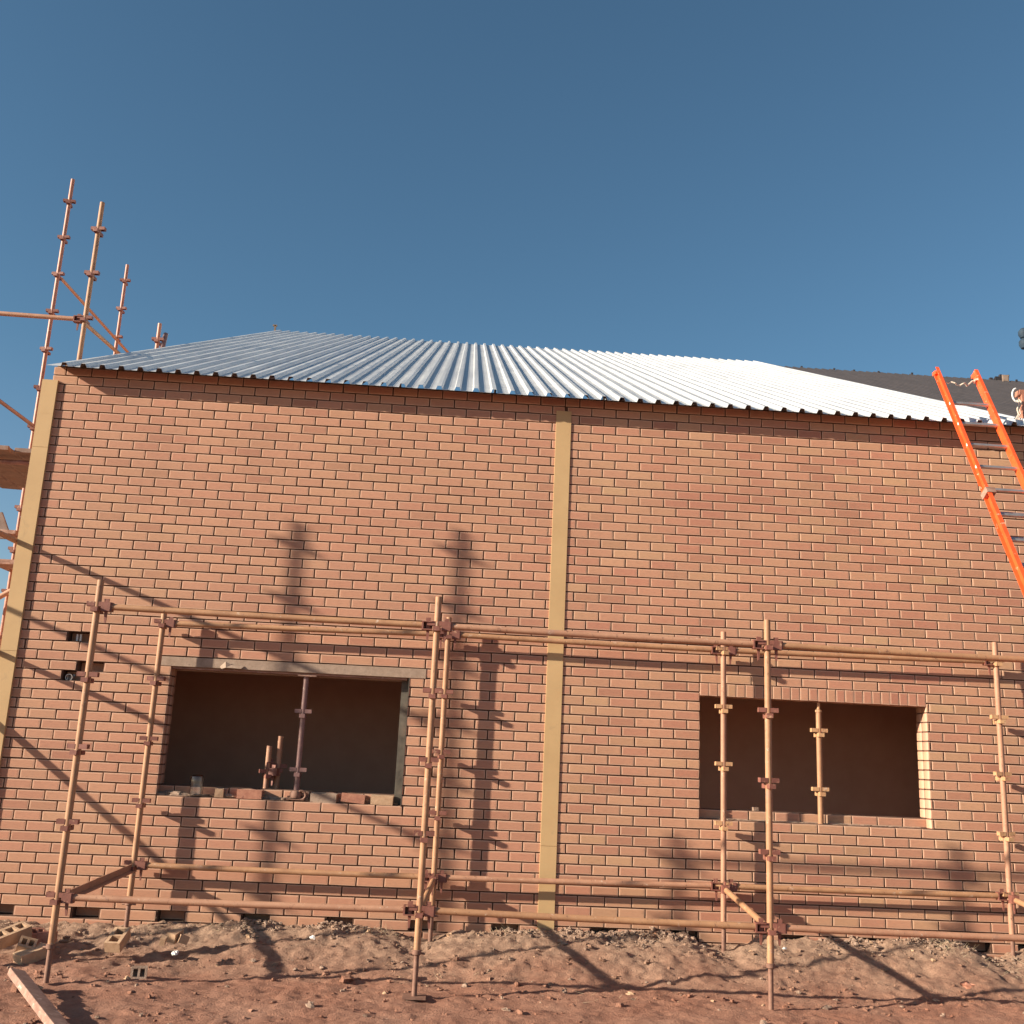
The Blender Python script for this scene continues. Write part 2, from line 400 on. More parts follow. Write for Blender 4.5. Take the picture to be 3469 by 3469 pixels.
part(B.build("inner_wall", [M['brick'], M['mortar']], house), "inner skin of bricks one course higher at the window sills")
# cavity closer at the ends, gable walls, rear wall
RY, RZ = 9.6, 4.566+Z0                       # ridge
EY, EZ = -.18, .11+Z0                        # eave
SL = (RZ-EZ)/(RY-EY)
BY = 2*RY
zt = lambda y: EZ+SL*(y-EY)-.03
def prism(w, x0, x1, pr):
    n = len(pr); w.add([(x, y, z) for x in (x0, x1) for y, z in pr], [tuple(range(n)), tuple(range(2*n-1, n-1, -1))] + [(i, i+n, (i+1) % n+n, (i+1) % n) for i in range(n)])
for gi, (x0, x1) in enumerate(((XL, XL+.216), (XR-.216, XR))):
    w = MB()
    prism(w, x0, x1, [(.218, -.1), (BY-.3, -.1), (BY-.3, zt(.3)), (RY, RZ-.05), (.218, zt(.218))])
    w.build("gable_wall", M['brickwork'], house)
w = MB(); w.box(XL+.216, XR-.216, BY-.5, BY-.3, -.1, zt(.3)); w.build("rear_wall", M['brickwork'], house)
w = MB(); w.box(XL+.22, XR-.22, 2.15, 2.35, -.1, 4.9); w.build("interior_wall", M['roomwall'], house)  # added close behind the windows to catch daylight and lift the interior
w = MB(); w.box(XR-.30, XR-.2165, .22, 2.146, -.1, 4.9); w.build("interior_wall", M['roomwall'], house)
w = MB(); w.box(XL+.2165, XL+.30, .22, 2.146, -.1, 4.9); w.build("interior_wall", M['roomwall'], house)
w = MB(); w.box(XL+.22, XR-.22, .22, 9.0, -.05, .19); w.build("floor_slab", M['roomwall'], house)
# plaster bands (concrete columns)
w = MB(); w.box(-.424, -.282, -.025, .10, -.1, 2.32); w.box(-.424, -.282, -.0242, .10, 2.3222, Z0-.62); w.box(-.4235, -.2825, -.0255, .10, Z0-.6183, Z0+.026); w.box(-.40, -.30, -.0262, -.02, Z0-.30, Z0-.2985); w.build("corner_pilaster", M['plaster'], house, bevel=.002)
w = MB(); w.box(4.327, 4.470, -.0105, .006, -.1, .892); w.box(4.327, 4.470, -.0093, .006, .8945, Z0+.036)
part(w.build("pilaster", M['plaster'], house, bevel=.0015), "narrow yellow plaster band between the two window bays")
# lintel of the left opening
w = MB(); w.box(.940, 3.260, -.005, .105, Z0-30*H-.004, Z0-29.06*H, j=.0015)
w.box(1.06, 3.05, .11, .2, Z0-30*H-.03, Z0-30*H+.02, j=.002)
part(w.build("lintel", M['concrete'], house, bevel=.003), "rough grey concrete lintel over the left opening")
w = MB(); w.box(1.045, 3.095, .02, .20, Z0-30*H-.022, Z0-30*H-.006); w.build("shutter_board", M['plank'], house)
# torn film on the lintel
w = MB(); a = Vector((1.46, -.006, Z0-2.505))
pts = [(0, 0, 0), (.05, -.02, .045), (.10, -.012, .018), (.21, -.004, .012), (.19, -.03, -.012), (.06, -.035, -.008), (.02, -.02, -.02)]
w.add([a+Vector(q_) for q_ in pts]+[a+Vector(q_)+Vector((0, .004, 0)) for q_ in pts], [(0, 6, 5, 1), (1, 5, 2), (2, 5, 4, 3), (7, 8, 12, 13), (8, 9, 12), (9, 10, 11, 12)]+[(i, (i+1) % 7, (i+1) % 7+7, i+7) for i in range(7)])
w.build("torn_film", M['concrete'], house)
w = MB(); w.box(3.045, 3.109, .108, .19, Z0-43*H, Z0-30*H-.01, j=.004); w.box(3.112, 3.118, -.002, .1, Z0-43.1*H, Z0-30*H)
w.build("damp_proof_strip", M['dpc'], house)
# mortar bed left on the sills
w = MB()
x = 1.05
while x < 3.08:
    s_ = random.uniform(.03, .09); w.blob((x, random.uniform(.055, .10), Z0-43*H+.006), s_, .035, random.uniform(.008, .03), .5); x += s_*.9
w.build("mortar_droppings", M['mortar_light'], house)
w = MB(); x = 5.74
while x < 7.7:
    s_ = random.uniform(.05, .12); w.blob((x, .09, Z0-43*H+.001), s_, .025, random.uniform(.004, .009), .4); x += s_*1.2
w.build("mortar_droppings", M['mortar_light'], house)
# conduit box in the missing brick
w = MB(); w.tube((.17, .03, Z0-2.66), (.17, .09, Z0-2.66), .031, 20, hollow=True); w.box(.15, .158, .05, .09, Z0-2.68, Z0-2.64); w.box(.14, .20, .086, .092, Z0-2.69, Z0-2.63)
w.build("conduit_box", M['alu'], house)
w = MB()
for xx in (.185, .215): w.tube((xx, .06, Z0-2.34), (xx, .06, Z0-2.28), .009, 10)
w.build("conduit_pipe", M['white'], house)
# wall plate, rafters seen in the gap under the sheets
w = MB(); w.box(XL+.02, XR-.02, .012, .10, Z0+2*H-.0, Z0+.180); w.build("wall_plate", M['timber'], house)

def ibr(x0, x1, ya, za, yb, zb, pitch=.1701, top=.036, base=.062, h=.034, first=None, jit=0.):
    """trapezoidal ribbed sheeting from eave a to ridge b, two skins 1 mm apart"""
    w = MB(); d = Vector((0, yb-ya, zb-za)).normalized(); n = Vector((0, -d.z, d.y))
    prof = []; c = first; prof.append((x0, 0.))
    k = 0
    while c < x1-base/2:
        if c-base/2 > x0:
            prof += [(c-base/2, 0.), (c-top/2, h), (c+top/2, h), (c+base/2, 0.)]
            # small stiffening swage in the pan
            q_ = c+pitch/2
            if q_+.02 < x1 and k % 1 == 0: prof += [(q_-.012, 0.), (q_, .0035), (q_+.012, 0.)]
        c += pitch; k += 1
    prof.append((x1, 0.)); N = len(prof)
    K = 24
    for skin in (0, 1):
        off = .0 if skin == 0 else -.0012
        o = len(w.v)
        for i in range(K+1):
            f = i/K
            for (x, hh) in prof:
                sheet = math.floor((x-x0)/(pitch*4))
                e = 0.
                if i == 0: e = jit*noise.noise(Vector((sheet*3.7, 1, 0)))
                if i == K: e = 3*jit*noise.noise(Vector((sheet*5.1, 7, 0)))
                wob = .0025*noise.noise(Vector((x*1.3, f*9, 2.)))
                pnt = Vector((x, ya+(yb-ya)*f, za+(zb-za)*f)) + n*(hh+off+wob+(sheet % 2)*.0012) + d*e
                w.v.append(tuple(pnt))
        for i in range(K):
            for j in range(N-1):
                a = o+i*N+j; fc = (a, a+1, a+N+1, a+N) if skin == 0 else (a, a+N, a+N+1, a+1)
                w.f.append(fc); w.mi.append(skin)
    o2 = (K+1)*N
    for j in range(N-1): w.f.append((j, o2+j, o2+j+1, j+1)); w.mi.append(0)
    for j in range(N-1): w.f.append((K*N+j, K*N+j+1, o2+K*N+j+1, o2+K*N+j)); w.mi.append(0)
    return w
w = ibr(-.345, 9.20, EY, EZ, RY, RZ, first=-.184, jit=.012)
rf = w.build("roof", [M['galv'], M['sheet_back']], house)
# rear slope sheeted only at right; unseen gap added for sky light, rafters across
w = ibr(6.2, 9.20, BY-EY, EZ, RY+.01, RZ, first=6.28, jit=.01)
part(w.build("roof", [M['galv'], M['sheet_back']], house), "rear slope of the metal roof")
for k in range(7):
    w = MB(); xk = .2+k*.95; a = Vector((xk, RY+.4, RZ-.4*SL-.16)); b_ = Vector((xk, BY-.4, EZ+SL*.2-.16)); q_ = (b_-a).to_track_quat('X', 'Z').to_matrix().to_4x4()
    w.box(0, (b_-a).length, -.02, .02, -.06, .06, mat=Matrix.Translation(a) @ q_); w.build("rafter", M['timber'], house)
w = MB(); rx = -.30; w.box(rx, rx+.03, RY-.05, RY-.02, RZ-.02, RZ+.11); w.box(rx-.03, rx+.05, RY-.05, RY-.02, RZ+.09, RZ+.12)
w.build("rake_bracket", M['timber'], house)

# ------------------------------------------------------------------ building with dark roof behind
hb = thing("dark_roofed_building", "far building behind the ladder with long dark brown ribbed metal roof", "building", (16, 12, 0))
DY, DZ, DE, DEZ = 16.64, .405*26-3.17+Z0, 3.4, 1.2+Z0
ds = (DZ-DEZ)/(DY-DE)
w = ibr(9.55, 38., DE, DEZ, DY, DZ, first=9.7, jit=.02, pitch=.2, top=.04, base=.07)
w.build("roof", [M['darkroof'], M['sheet_back']], hb)
w = ibr(9.55, 38., 2*DY-DE, DEZ, DY+.01, DZ, first=9.7, pitch=.2, top=.04, base=.07)
part(w.build("roof", [M['darkroof'], M['sheet_back']], hb), "rear slope of the dark roof")
w = MB(); w.box(9.7, 37.9, DE+.3, DE+.5, -.1, DEZ+.08); w.box(9.7, 37.9, 2*DY-DE-.5, 2*DY-DE-.3, -.1, DEZ+.08)
for x0, x1 in ((9.7, 9.9), (37.7, 37.9)):
    pr = [(DE+.5, -.1), (2*DY-DE-.5, -.1), (2*DY-DE-.5, DEZ+.1), (DY, DZ-.08), (DE+.5, DEZ+.1)]
    w.add([(x, y, z) for x in (x0, x1) for y, z in pr], [(0, 1, 2, 3, 4), (9, 8, 7, 6, 5)] + [(i, i+5, (i+1) % 5+5, (i+1) % 5) for i in range(5)])
w.build("wall", M['brickwork'], hb)
x = 10.5
while x < 24:
    w = MB(); w.box(x, x+.05, DY-.05, DY-.01, DZ-.02, DZ+random.uniform(.03, .07)); x += random.uniform(.5, 1.1)
    w.build("ridge_clip", M['darkroof'], hb)
# things left on that ridge
def ray(u, v):
    K = 3469/1932; x = (u*K-1734.5)/3547.9; y = (1734.5-v*K)/3547.9
    return rt*x+up*y+fw
def at_y(u, v, Y): d = ray(u, v); return CAM+d*((Y-CAM.y)/d.y)
def at_z(u, v, Z): d = ray(u, v); return CAM+d*((Z-CAM.z)/d.z)
def at_x(u, v, X): d = ray(u, v); return CAM+d*((X-CAM.x)/d.x)
q_ = at_y(1890, 712, DY-.1); w = MB(); bz = DZ-.03
w.box(q_.x-.16, q_.x+.12, DY-.1, DY+.12, bz, bz+.12, j=.02); w.box(q_.x+.10, q_.x+.24, DY-.06, DY+.08, bz+.06, bz+.20, j=.02); w.box(q_.x-.02, q_.x+.04, DY-.05, DY+.03, bz+.12, bz+.21); w.box(q_.x-.30, q_.x-.22, DY-.05, DY+.03, bz, bz+.10)
tag(w.build("offcut_pile", M['darkroof']), "small dark pile of offcuts lying on the ridge of the dark roof", "debris")
q_ = at_y(1896, 719, DY-.35); w = MB(); rz = DEZ+ds*(q_.y-DE)
w.box(q_.x-.09, q_.x+.09, q_.y-.05, q_.y-.03, rz, rz+.19); w.box(q_.x-.07, q_.x+.07, q_.y-.056, q_.y-.05, rz+.02, rz+.17)
tag(w.build("vent_plate", M['concrete']), "small pale square plate just below the dark roof ridge", "plate")

# ------------------------------------------------------------------ scaffold parts
def collar(mb, x, y, z, r=.024, tw=0., w_=.044):
    """four pressed-steel V brackets round a standard: the pair along x a little higher than the pair along y"""
    for k, dz in ((0, 0), (2, 0), (1, -.042), (3, -.042)):
        Mx = Matrix.Translation((x, y, z+dz)) @ Matrix.Rotation(k*math.pi/2+tw, 4, 'Z')
        h = .0165
        mb.box(r*.6, r+w_, -.024, -.020, -h, h, mat=Mx); mb.box(r*.6, r+w_, .020, .024, -h, h, mat=Mx)
        mb.box(r+w_, r+w_+.005, -.0245, .0245, -h, h, mat=Mx)
def clamp(mb, p, dx, dy, s=1.):
    """ledger end: pressed C-jaw over the V bracket with a captive wedge hanging through"""
    Mx = Matrix.Translation(p) @ Matrix.Rotation(math.atan2(dy, dx), 4, 'Z')
    # local +x runs from the standard towards the ledger
    mb.box(.035, .105, -.03, .03, .022, .030, mat=Mx); mb.box(.035, .105, -.03, .03, -.036, -.028, mat=Mx)
    mb.box(.100, .112, -.026, .026, -.036, .030, mat=Mx)
    mb.box(.035, .100, -.032, -.027, -.036, .030, mat=Mx)
    Wx = Mx @ Matrix.Translation((.066, -.002, -.005)) @ Matrix.Rotation(R(random.uniform(-5, 5)), 4, 'Y')
    vs = [(-.018, -.005, .062), (.018, -.005, .062), (.006, -.005, -.115), (-.006, -.005, -.115)]
    vs = [Wx @ Vector(v) for v in vs]+[Wx @ Vector((v[0], .005, v[2])) for v in vs]
    mb.add(vs, [(0, 1, 2, 3), (7, 6, 5, 4), (0, 4, 5, 1), (1, 5, 6, 2), (2, 6, 7, 3), (3, 7, 4, 0)])
def standard(root, x, y, zt, zb, cups, m_tube, m_cup, zjack=None, plate=False, lab=None, tilt=(0, 0)):
    w = MB(); w.tube((x+tilt[0], y+tilt[1], zt), (x, y, zb), .0242, 18, hollow=True)
    o = w.build("standard", m_tube, root, smooth=True)
    if lab: part(o, lab)
    for z in cups:
        f = (z-zb)/(zt-zb); c_ = MB(); collar(c_, x+tilt[0]*f, y+tilt[1]*f, z, tw=random.uniform(-.12, .12)); c_.build("bracket", m_cup, o)
    if zjack is not None:
        w = MB(); w.tube((x, y, zb+.04), (x, y, zjack), .0185, 14); w.lathe([(.024, -.02), (.031, -.015), (.031, .012), (.024, .015)], (x, y, zb), 16)
        for s_ in (-1, 1): w.tube((x, y, zb-.005), (x+s_*.055, y+.01, zb-.012), .008, 8)
        if plate: w.box(x-.08, x+.08, y-.08, y+.08, zjack-.005, zjack+.005)
        w.build("base_jack", M['jack'], root, smooth=True)
    return o
def ledger(root, a, b, m_tube, m_cl=None, bow=.0, name="ledger", r=.0235, clamps=(1, 1), lab=None):
    a = Vector(a); b = Vector(b); d = b-a; dh = Vector((d.x, d.y, 0)).normalized(); dn = d.normalized()
    w = MB(); w.tube(a+dn*.105, b-dn*.105, r, 16, bow=bow)
    o = w.build(name, m_tube, root, smooth=True)
    if lab: part(o, lab)
    for k, (p, s) in enumerate(((a, 1), (b, -1))):
        if clamps[k]: c_ = MB(); clamp(c_, p, dh.x*s, dh.y*s); c_.build("wedge_clamp", m_cl or M['collar_red'], o)
    return o
def brace(root, a, b, m_, r=.02, flat=False, lab=None):
    a = Vector(a); b = Vector(b); w = MB()
    if flat:
        d = (b-a); L_ = d.length; q = d.to_track_quat('X', 'Z').to_matrix().to_4x4(); Mx = Matrix.Translation(a) @ q
        w.box(0, L_, -.004, .004, -.028, .028, mat=Mx); w.box(0, L_, .0041, .05, -.028, -.022, mat=Mx)
    else: w.tube(a, b, r, 14)
    o = w.build("brace" if not flat else "transom", m_, root, smooth=not flat)
    if lab: part(o, lab)
    return o

# front scaffold, two rows of four standards
FY, KY = -1.60, -.13
fx = [.882, 3.360, 5.840, 8.325]; kx = [.962, 3.435, 5.885, 8.37]
fz = [[-2.212, -2.720, -3.226, -3.738, -4.220], [-2.225, -2.715, -3.205, -3.713, -4.212], [-2.238, -2.737, -3.240, -3.739, -4.234], [-2.25, -2.75, -3.25, -3.75, -4.24]]
kz = [[-2.150, -2.642, -3.144, -3.651, -4.148], [-2.120, -2.633, -3.141, -3.645, -4.150], [-2.135, -2.642, -3.132, -3.628, -4.125], [-2.110, -2.615, -3.106, -3.613, -4.110]]
ftop = [-2.034, -2.025, -2.066, -2.07]; ktop = [-2.06, -1.985, -1.985, -1.95]
fsc = thing("scaffold", "low tan tube scaffold standing on the soil in front of the two window openings", "scaffold", (4.6, -.85, 0))
TT, TP, CR, CT = M['tube_tan'], M['tube_pink'], M['collar_red'], M['collar_tan']
mt = [TT, TT, TT, TP]; mk = [TT, TT, TP, TP]
for i in range(4):
    zg = gz(fx[i], FY)
    standard(fsc, fx[i], FY, ftop[i]+Z0, [-4.55, -4.50, -4.50, -4.5][i]+Z0, [z+Z0 for z in fz[i]], mt[i], CR, min(zg+.01, .03), i == 1)
    zg = gz(kx[i], KY)
    standard(fsc, kx[i], KY, ktop[i]+Z0, -4.46+Z0, [z+Z0 for z in kz[i]], mk[i], CR if i < 2 else CT, zg-.02, False)
for i in range(3):
    for lv, nm in ((0, ''), (4, '')):
        dz = -.015
        ledger(fsc, (fx[i], FY, fz[i][lv]+Z0+dz), (fx[i+1], FY, fz[i+1][lv]+Z0+dz), (TT, TP)[(i+lv//4) % 2], bow=.004)
        ledger(fsc, (kx[i], KY, kz[i][lv]+Z0+dz), (kx[i+1], KY, kz[i+1][lv]+Z0+dz), (TT, TP)[(i) % 2 if lv else 0], bow=.004)
for i in range(4):
    a = (kx[i], KY, kz[i][4]+Z0-.03); b_ = (fx[i], FY, fz[i][4]+Z0-.03)
    if i in (0,): 
        va, vb = Vector(a), Vector(b_); d = (vb-va).normalized(); brace(fsc, va+d*.05, vb-d*.07, M['tube_pink'], flat=True, lab="dark flat angle transom at the left end")
    else: ledger(fsc, a, b_, TT, name="transom")

# gable scaffold round the left corner
GI, GO = -.45, -1.71
gy = [-1.33, .83, 3.06, 5.22]
gs = thing("scaffold", "tall red and tan tube scaffold rising beside the left gable above the roof", "scaffold", (-1.1, 2.5, 0))
TR = M['tube_red']
def tops(u, v, X): return at_x(u, v, X)
def cupsdown(z0, zend, st=.5):
    o = []; z = z0
    while z > zend: o.append(z); z -= st
    return o
pA, pB, pC, pD = at_x(145, 350, GO), at_x(195, 385, GI), at_x(236, 493, GO), at_x(298, 605, GI)
YA, YB, YC, YD = at_x(98, 592, GO).y, at_x(173, 520, GI).y, at_x(229, 582, GO).y, at_x(298, 640, GI).y
zA0, zB0, zC0, zD0 = at_x(137, 388, GO).z, at_x(188, 435, GI).z, at_x(234, 525, GO).z, at_x(298, 640, GI).z
standard(gs, GI, -1.366, .30+Z0, .2, cupsdown(.12+Z0, .3), TT, CR, .0, True)
standard(gs, GO, -1.29, .205+Z0, .2, cupsdown(.03+Z0, .3), TR, CR, .0, True)
standard(gs, GI, YB, pB.z, .2, cupsdown(zB0, .3, .496), TT, CR, .0, lab="tan standard nearest the roof corner")
standard(gs, GO, YB, pB.z-.5, .2, cupsdown(zB0-.5, .3, .496), TR, CR, .0)
standard(gs, GO, YA, pA.z, .2, cupsdown(zA0, .3, .5), TR, CR, .0, lab="tallest standard in worn red paint")
standard(gs, GI, YD, pD.z, .2, cupsdown(zD0, .3, .5), TR, CR, .0)
standard(gs, GO, YC, pC.z, .2, cupsdown(zC0, .3, .45), TR, CR, .0)
standard(gs, GI, YC, pC.z-2.2, .2, cupsdown(zC0-2.2, .3, .5), TR, CR, .0)
# ledgers and transoms
zt_ = at_y(160, 603, YB).z
ledger(gs, (GI, YB, zt_), (GO, YB, zt_+.01), TP, name="transom")
ledger(gs, (GO, YB, zt_+.01), (GO-2.2, YB, zt_+.02), TP, clamps=(0, 1), name="transom")
for (z1, z2, X, ya, yb) in [(-1.49, -1.49, GI, -1.366, YB), (-2.476, -2.476, GI, -1.366, YB), (-1.615, -1.615, GO, -1.29, YB), (-3.6, -3.6, GO, YB, YA), (-1.5, -1.5, GI, YB, YD), (-1.6, -1.6, GO, YA, YC)]:
    ledger(gs, (X, ya, z1+Z0), (X, yb, z2+Z0), TP)
brace(gs, (GI-.03, YB, -2.97+Z0+.83*1.03), (GI-.03, -1.366, -4.38+Z0), TP, r=.024)
a, b_ = at_x(115, 525, GO), at_x(237, 660, GO); brace(gs, a, a+(b_-a)*1.25, TP)
a, b_ = at_x(160, 610, GI), at_x(222, 665, GI); brace(gs, a, a+(b_-a)*1.5, TT)
a, b_ = at_x(61, 802, GO), at_x(0, 757, GO); brace(gs, a, a+(b_-a)*1.6, M['tube_purple'], r=.022)
w = MB(); a = at_x(305, 662, GI); b_ = at_x(313, 630, GI); w.tube(a-(b_-a)*3, b_, .03, 10); w.build("brace", M['tube_purple'], gs)
# transoms under the decks
zd = at_y(30, 866, YB+.1).z
for zz, yy in ((zd-.06, YB), (zd-.06, YA), (zd-.06, YC), (at_y(20, 975, YA).z, YA), (at_y(10, 1045, YA).z, YA), (at_y(10, 1090, YA).z, YC), (at_y(10, 1160, YA).z, YC)):
    ledger(gs, (GI, yy, zz), (GO-.1, yy, zz), M['tube_purple'], name="transom", clamps=(1, 0))
# boards: one deck high up, one lower
def board(x0, y0, y1, z, k, lab, wd=.225, th=.038, m_='deckboard', sag=0):
    w = MB(); w.box(x0, x0+wd, y0, y1, z, z+th, j=.006); w.box(x0, x0+wd, y0-.004, y0+.03, z-.002, z+th+.003)
    return tag(w.build("scaffold_board", M[m_], bevel=.002), lab, "board", "boards on the gable scaffold")
for k in range(4):
    board(GO+.06+k*.262, YB-.25+random.uniform(-.1, .08), YB+1.45+random.uniform(-.08, .08), zd, k, ["weathered board farthest from the wall on the upper deck left of the corner", "second weathered board from the outside on the upper deck left of the corner", "third weathered board from the outside on the upper deck left of the corner", "weathered board closest to the wall on the upper deck left of the corner"][k])
zd2 = at_y(10, 1022, YA).z
for k in range(2):
    board(GO-.12+k*.29, YA-.3, YC+.2, zd2+.045, k, ["outer reddish board on the lower deck behind the corner pilaster", "inner reddish board on the lower deck behind the corner pilaster"][k], m_='plank')
zd3 = at_y(10, 1080, YA).z
a, b_ = at_y(40, 1104, YA-.1), at_y(-4, 1128, YA-.1); brace(gs, a, a+(b_-a)*1.6, TP, r=.03)
board(GO-.10, YA-.45, YC, zd3+.03, 0, "single reddish board on the lowest deck behind the corner pilaster", .32, .05, 'plank')
w = MB(); a = at_y(6, 950, YA+.3)
w.add([(a.x-.3, a.y, zd2+.09), (a.x+.16, a.y, zd2+.09), (a.x-.01, a.y+.02, zd2+.42), (a.x-.1, a.y+.02, zd2+.39)]+[(a.x-.3, a.y+.04, zd2+.09), (a.x+.16, a.y+.04, zd2+.09), (a.x-.01, a.y+.06, zd2+.42), (a.x-.1, a.y+.06, zd2+.39)], [(0, 1, 2, 3), (7, 6, 5, 4), (0, 4, 5, 1), (1, 5, 6, 2), (2, 6, 7, 3), (3, 7, 4, 0)])
tag(w.build("plywood_sheet", M['deckboard']), "grey pointed offcut of sheet standing on the lower scaffold deck", "sheet")

# ------------------------------------------------------------------ props and tubes in the openings
def prop(label, x, y, zb, zt, cups, mt_, mc_, knot=False, head=0., cat="prop", thin=0., grp=None):
    t_ = thing("scaffold_prop", label, cat, (x, y, zb), grp)
    w = MB(); w.tube((x, y, zt-thin), (x, y, zb), .0242, 18, hollow=True)
    o = w.build("post", mt_, t_, smooth=True)
    for z in cups:
        w = MB(); collar(w, x, y, z); w.build("bracket", mc_, t_)
    if thin:
        w = MB(); w.tube((x, y, zt), (x, y, zt-thin-.03), .015, 12); w.lathe([(.015, -.012), (.029, -.010), (.029, .010), (.015, .012)], (x, y, zt-thin), 14)
        w.build("screw_jack", M['collar_tan'], t_, smooth=True)
    if head: w = MB(); w.box(x-head, x+head*1.3, y-.045, y+.045, zt-.012, zt+.0); w.build("head_plate", M['plank'], t_)
    if knot:
        w = MB(); w.lathe([(.024, -.035), (.05, -.03), (.055, 0), (.045, .03), (.024, .035)], (x, y, zb+.045), 12)
        c_ = Vector((x+.05, y-.03, zb+.04)); ring = [c_+Vector((.036*math.cos(a_), -.002*math.sin(a_), .036*math.sin(a_))) for a_ in [2*math.pi*k/14 for k in range(15)]]
        w.path(ring, .010, 8); w.tube((x-.07, y-.01, zb+.02), (x+.10, y-.02, zb+.05), .009, 8)
        w.box(x-.075, x+.075, y-.05, y+.05, zb-.002, zb+.006)
        w.build("wing_nut", M['jack'], t_, smooth=True)
    return t_
zs = Z0-43*H
prop("purple-brown steel prop holding up the lintel of the left window opening", 2.21, .052, zs+.01, Z0-30*H-.022, [at_y(575, 1342, .05).z, at_y(565, 1452, .05).z], M['tube_purple'], M['tube_purple'], knot=True, head=.07)
prop("short tan prop standing on the sill inside the right window opening", 6.80, .058, zs, Z0-2.555, [at_y(1547, 1378, .05).z, at_y(1549, 1489, .05).z], TT, M['collar_tan'], thin=.075)
def stub(label, x, y, zt, zc, sx):
    t_ = thing("scaffold_tube", label, "tube", (x, y, .19), "tubes inside the left window")
    w = MB(); w.tube((x, y, zt), (x, y, .19), .0242, 18, hollow=True); w.build("post", TP, t_, smooth=True)
    w = MB(); collar(w, x, y, zc, tw=.4); clamp(w, (x, y, zc), sx, -.4); w.build("bracket", CR, t_)
stub("shorter of two open ended tubes standing behind the left window sill", 1.905, .30, -3.159+Z0, at_y(505, 1455, .3).z, .9)
stub("taller of two open ended tubes standing behind the left window sill", 1.99, .34, -3.07+Z0, at_y(526, 1445, .3).z, -.9)

# glass jar on the left sill
jx, jy = 1.362, .05
w = MB(); w.lathe([(q0*1.22, q1*1.1) for q0, q1 in ((.0, .001), (.043, .001), (.046, .01), (.047, .09), (.050, .125), (.044, .150), (.030, .158), (0, .160), (0, .155), (.028, .153), (.041, .146), (.046, .124), (.043, .09), (.042, .012), (0, .008))], (jx, jy, zs+.004), 28)
tag(w.build("glass_jar", M['glass'], smooth=True), "clear glass jar standing on the left window sill near its left jamb", "jar")

# ------------------------------------------------------------------ bricks and rubble
def loose(label, c, yaw, m_, pitch=0., roll=0., cut=1., holes_=3, grp=None, sc=1., cat="brick", nm="loose_brick"):
    w = MB(); l_, wd, h_ = .222*cut*sc, .106*sc, .073*sc
    Mx = Matrix.Translation(c) @ Matrix.Rotation(R(yaw), 4, 'Z') @ Matrix.Rotation(R(pitch), 4, 'Y') @ Matrix.Rotation(R(roll), 4, 'X')
    n = holes_
    if n:
        e = .022*sc; w.box(-l_/2, l_/2, -wd/2, -wd/2+e, -h_/2, h_/2, mat=Mx); w.box(-l_/2, l_/2, wd/2-e, wd/2, -h_/2, h_/2, mat=Mx)
        bw = .018*sc; gap = (l_-bw)/n
        for k in range(n+1):
            x0 = -l_/2+k*gap; w.box(x0, x0+bw, -wd/2+e, wd/2-e, -h_/2+.0005, h_/2-.0008, mat=Mx)
        w.box(-l_/2+bw, l_/2-bw, -wd/2+e, wd/2-e, -h_/2+.002, -h_/2+.02, mat=Mx)
    else: w.box(-l_/2, l_/2, -wd/2, wd/2, -h_/2, h_/2, mat=Mx, j=.002)
    return tag(w.build(nm, m_), label, cat, grp)
def gp(u, v, dz=0.):
    z = .03
    for _ in range(6):
        q = at_z(u, v, z); z = gz(q.x, min(q.y, -.01))+dz
    return q
LY, LR = M['loose_yellow'], M['loose_red']
G = "loose bricks at the left end of the wall"
q = gp(20, 1765, .04); loose("big pale hollow brick cut by the left edge of the photo", q, 55, LY, -14, 10, 1, 3, G, 1.2)
q = gp(62, 1765, .045); loose("red hollow brick lying between the pale bricks and the first standard", q, 40, LR, 4, 20, .8, 3, G)
q = gp(50, 1785, .05); loose("cream hollow brick standing nearly upright in front of the red one", q, 15, LY, 14, 32, .55, 2, G)
q = gp(60, 1802, .05); loose("solid yellowish brick with a sharp corner nearest to the camera in its pile", q, 50, LY, -14, 4, .85, 0, G, 1.15)
q = gp(88, 1768, .04); loose("dark red half brick tucked behind the leftmost front standard", q, 80, LR, 0, 0, .5, 0, G)
q = gp(222, 1773, .045); loose("yellow hollow brick tipped up beside the foot of the back standard", q, 84, LY, -26, 0, .8, 2, G, 1.1)
q = gp(262, 1838, .02); loose("half buried pale grid block in the open red soil", q, 12, M['mortar_light'], 0, 62, .55, 2, G, .9)
q = gp(330, 1765, .02); loose("broken pale brick chip below the left window leaning on rubble", q, -20, LY, 10, 14, .35, 0, G)
q = gp(345, 1772, .02); loose("flat broken brick slab just right of the pale chip below the window", q, 25, LY, 18, 0, .4, 0, G, .8)
q = gp(308, 1775, .02); loose("tiny squared brick chip left of the broken slab below the window", q, 5, LY, 8, 10, .25, 0, G, .7)
GS = "brick pieces on the left window sill"
loose("brick laid flat on the left sill just below the two open tubes", (1.82, .055, zs+.037), 1, LR, 0, 0, .95, 0, GS)
loose("grey mortar covered brick piece right of the prop on the left sill", (2.45, .06, zs+.034), -2, M['concrete'], 0, 3, 1., 0, GS)
loose("reddish brick slab leaning on the left sill midway to its right end", (2.70, .05, zs+.042), 3, LR, 4, 0, .9, 0, GS)
loose("pale brick at the right end of the left sill", (2.95, .05, zs+.038), -2, LY, 0, 4, .85, 0, GS)
loose("pale chipped half brick on the left sill right beside the glass jar", (1.56, .06, zs+.035), 6, LY, 0, 0, .32, 0, GS)
q = at_y(1425, 1527, .16); loose("little mortar lump sitting on the right window sill beside the front standard", (q.x, .17, Z0-42*H+.012), 10, M['mortar_light'], 0, 0, .42, 0, None, .5, "mortar lump", "mortar_lump")

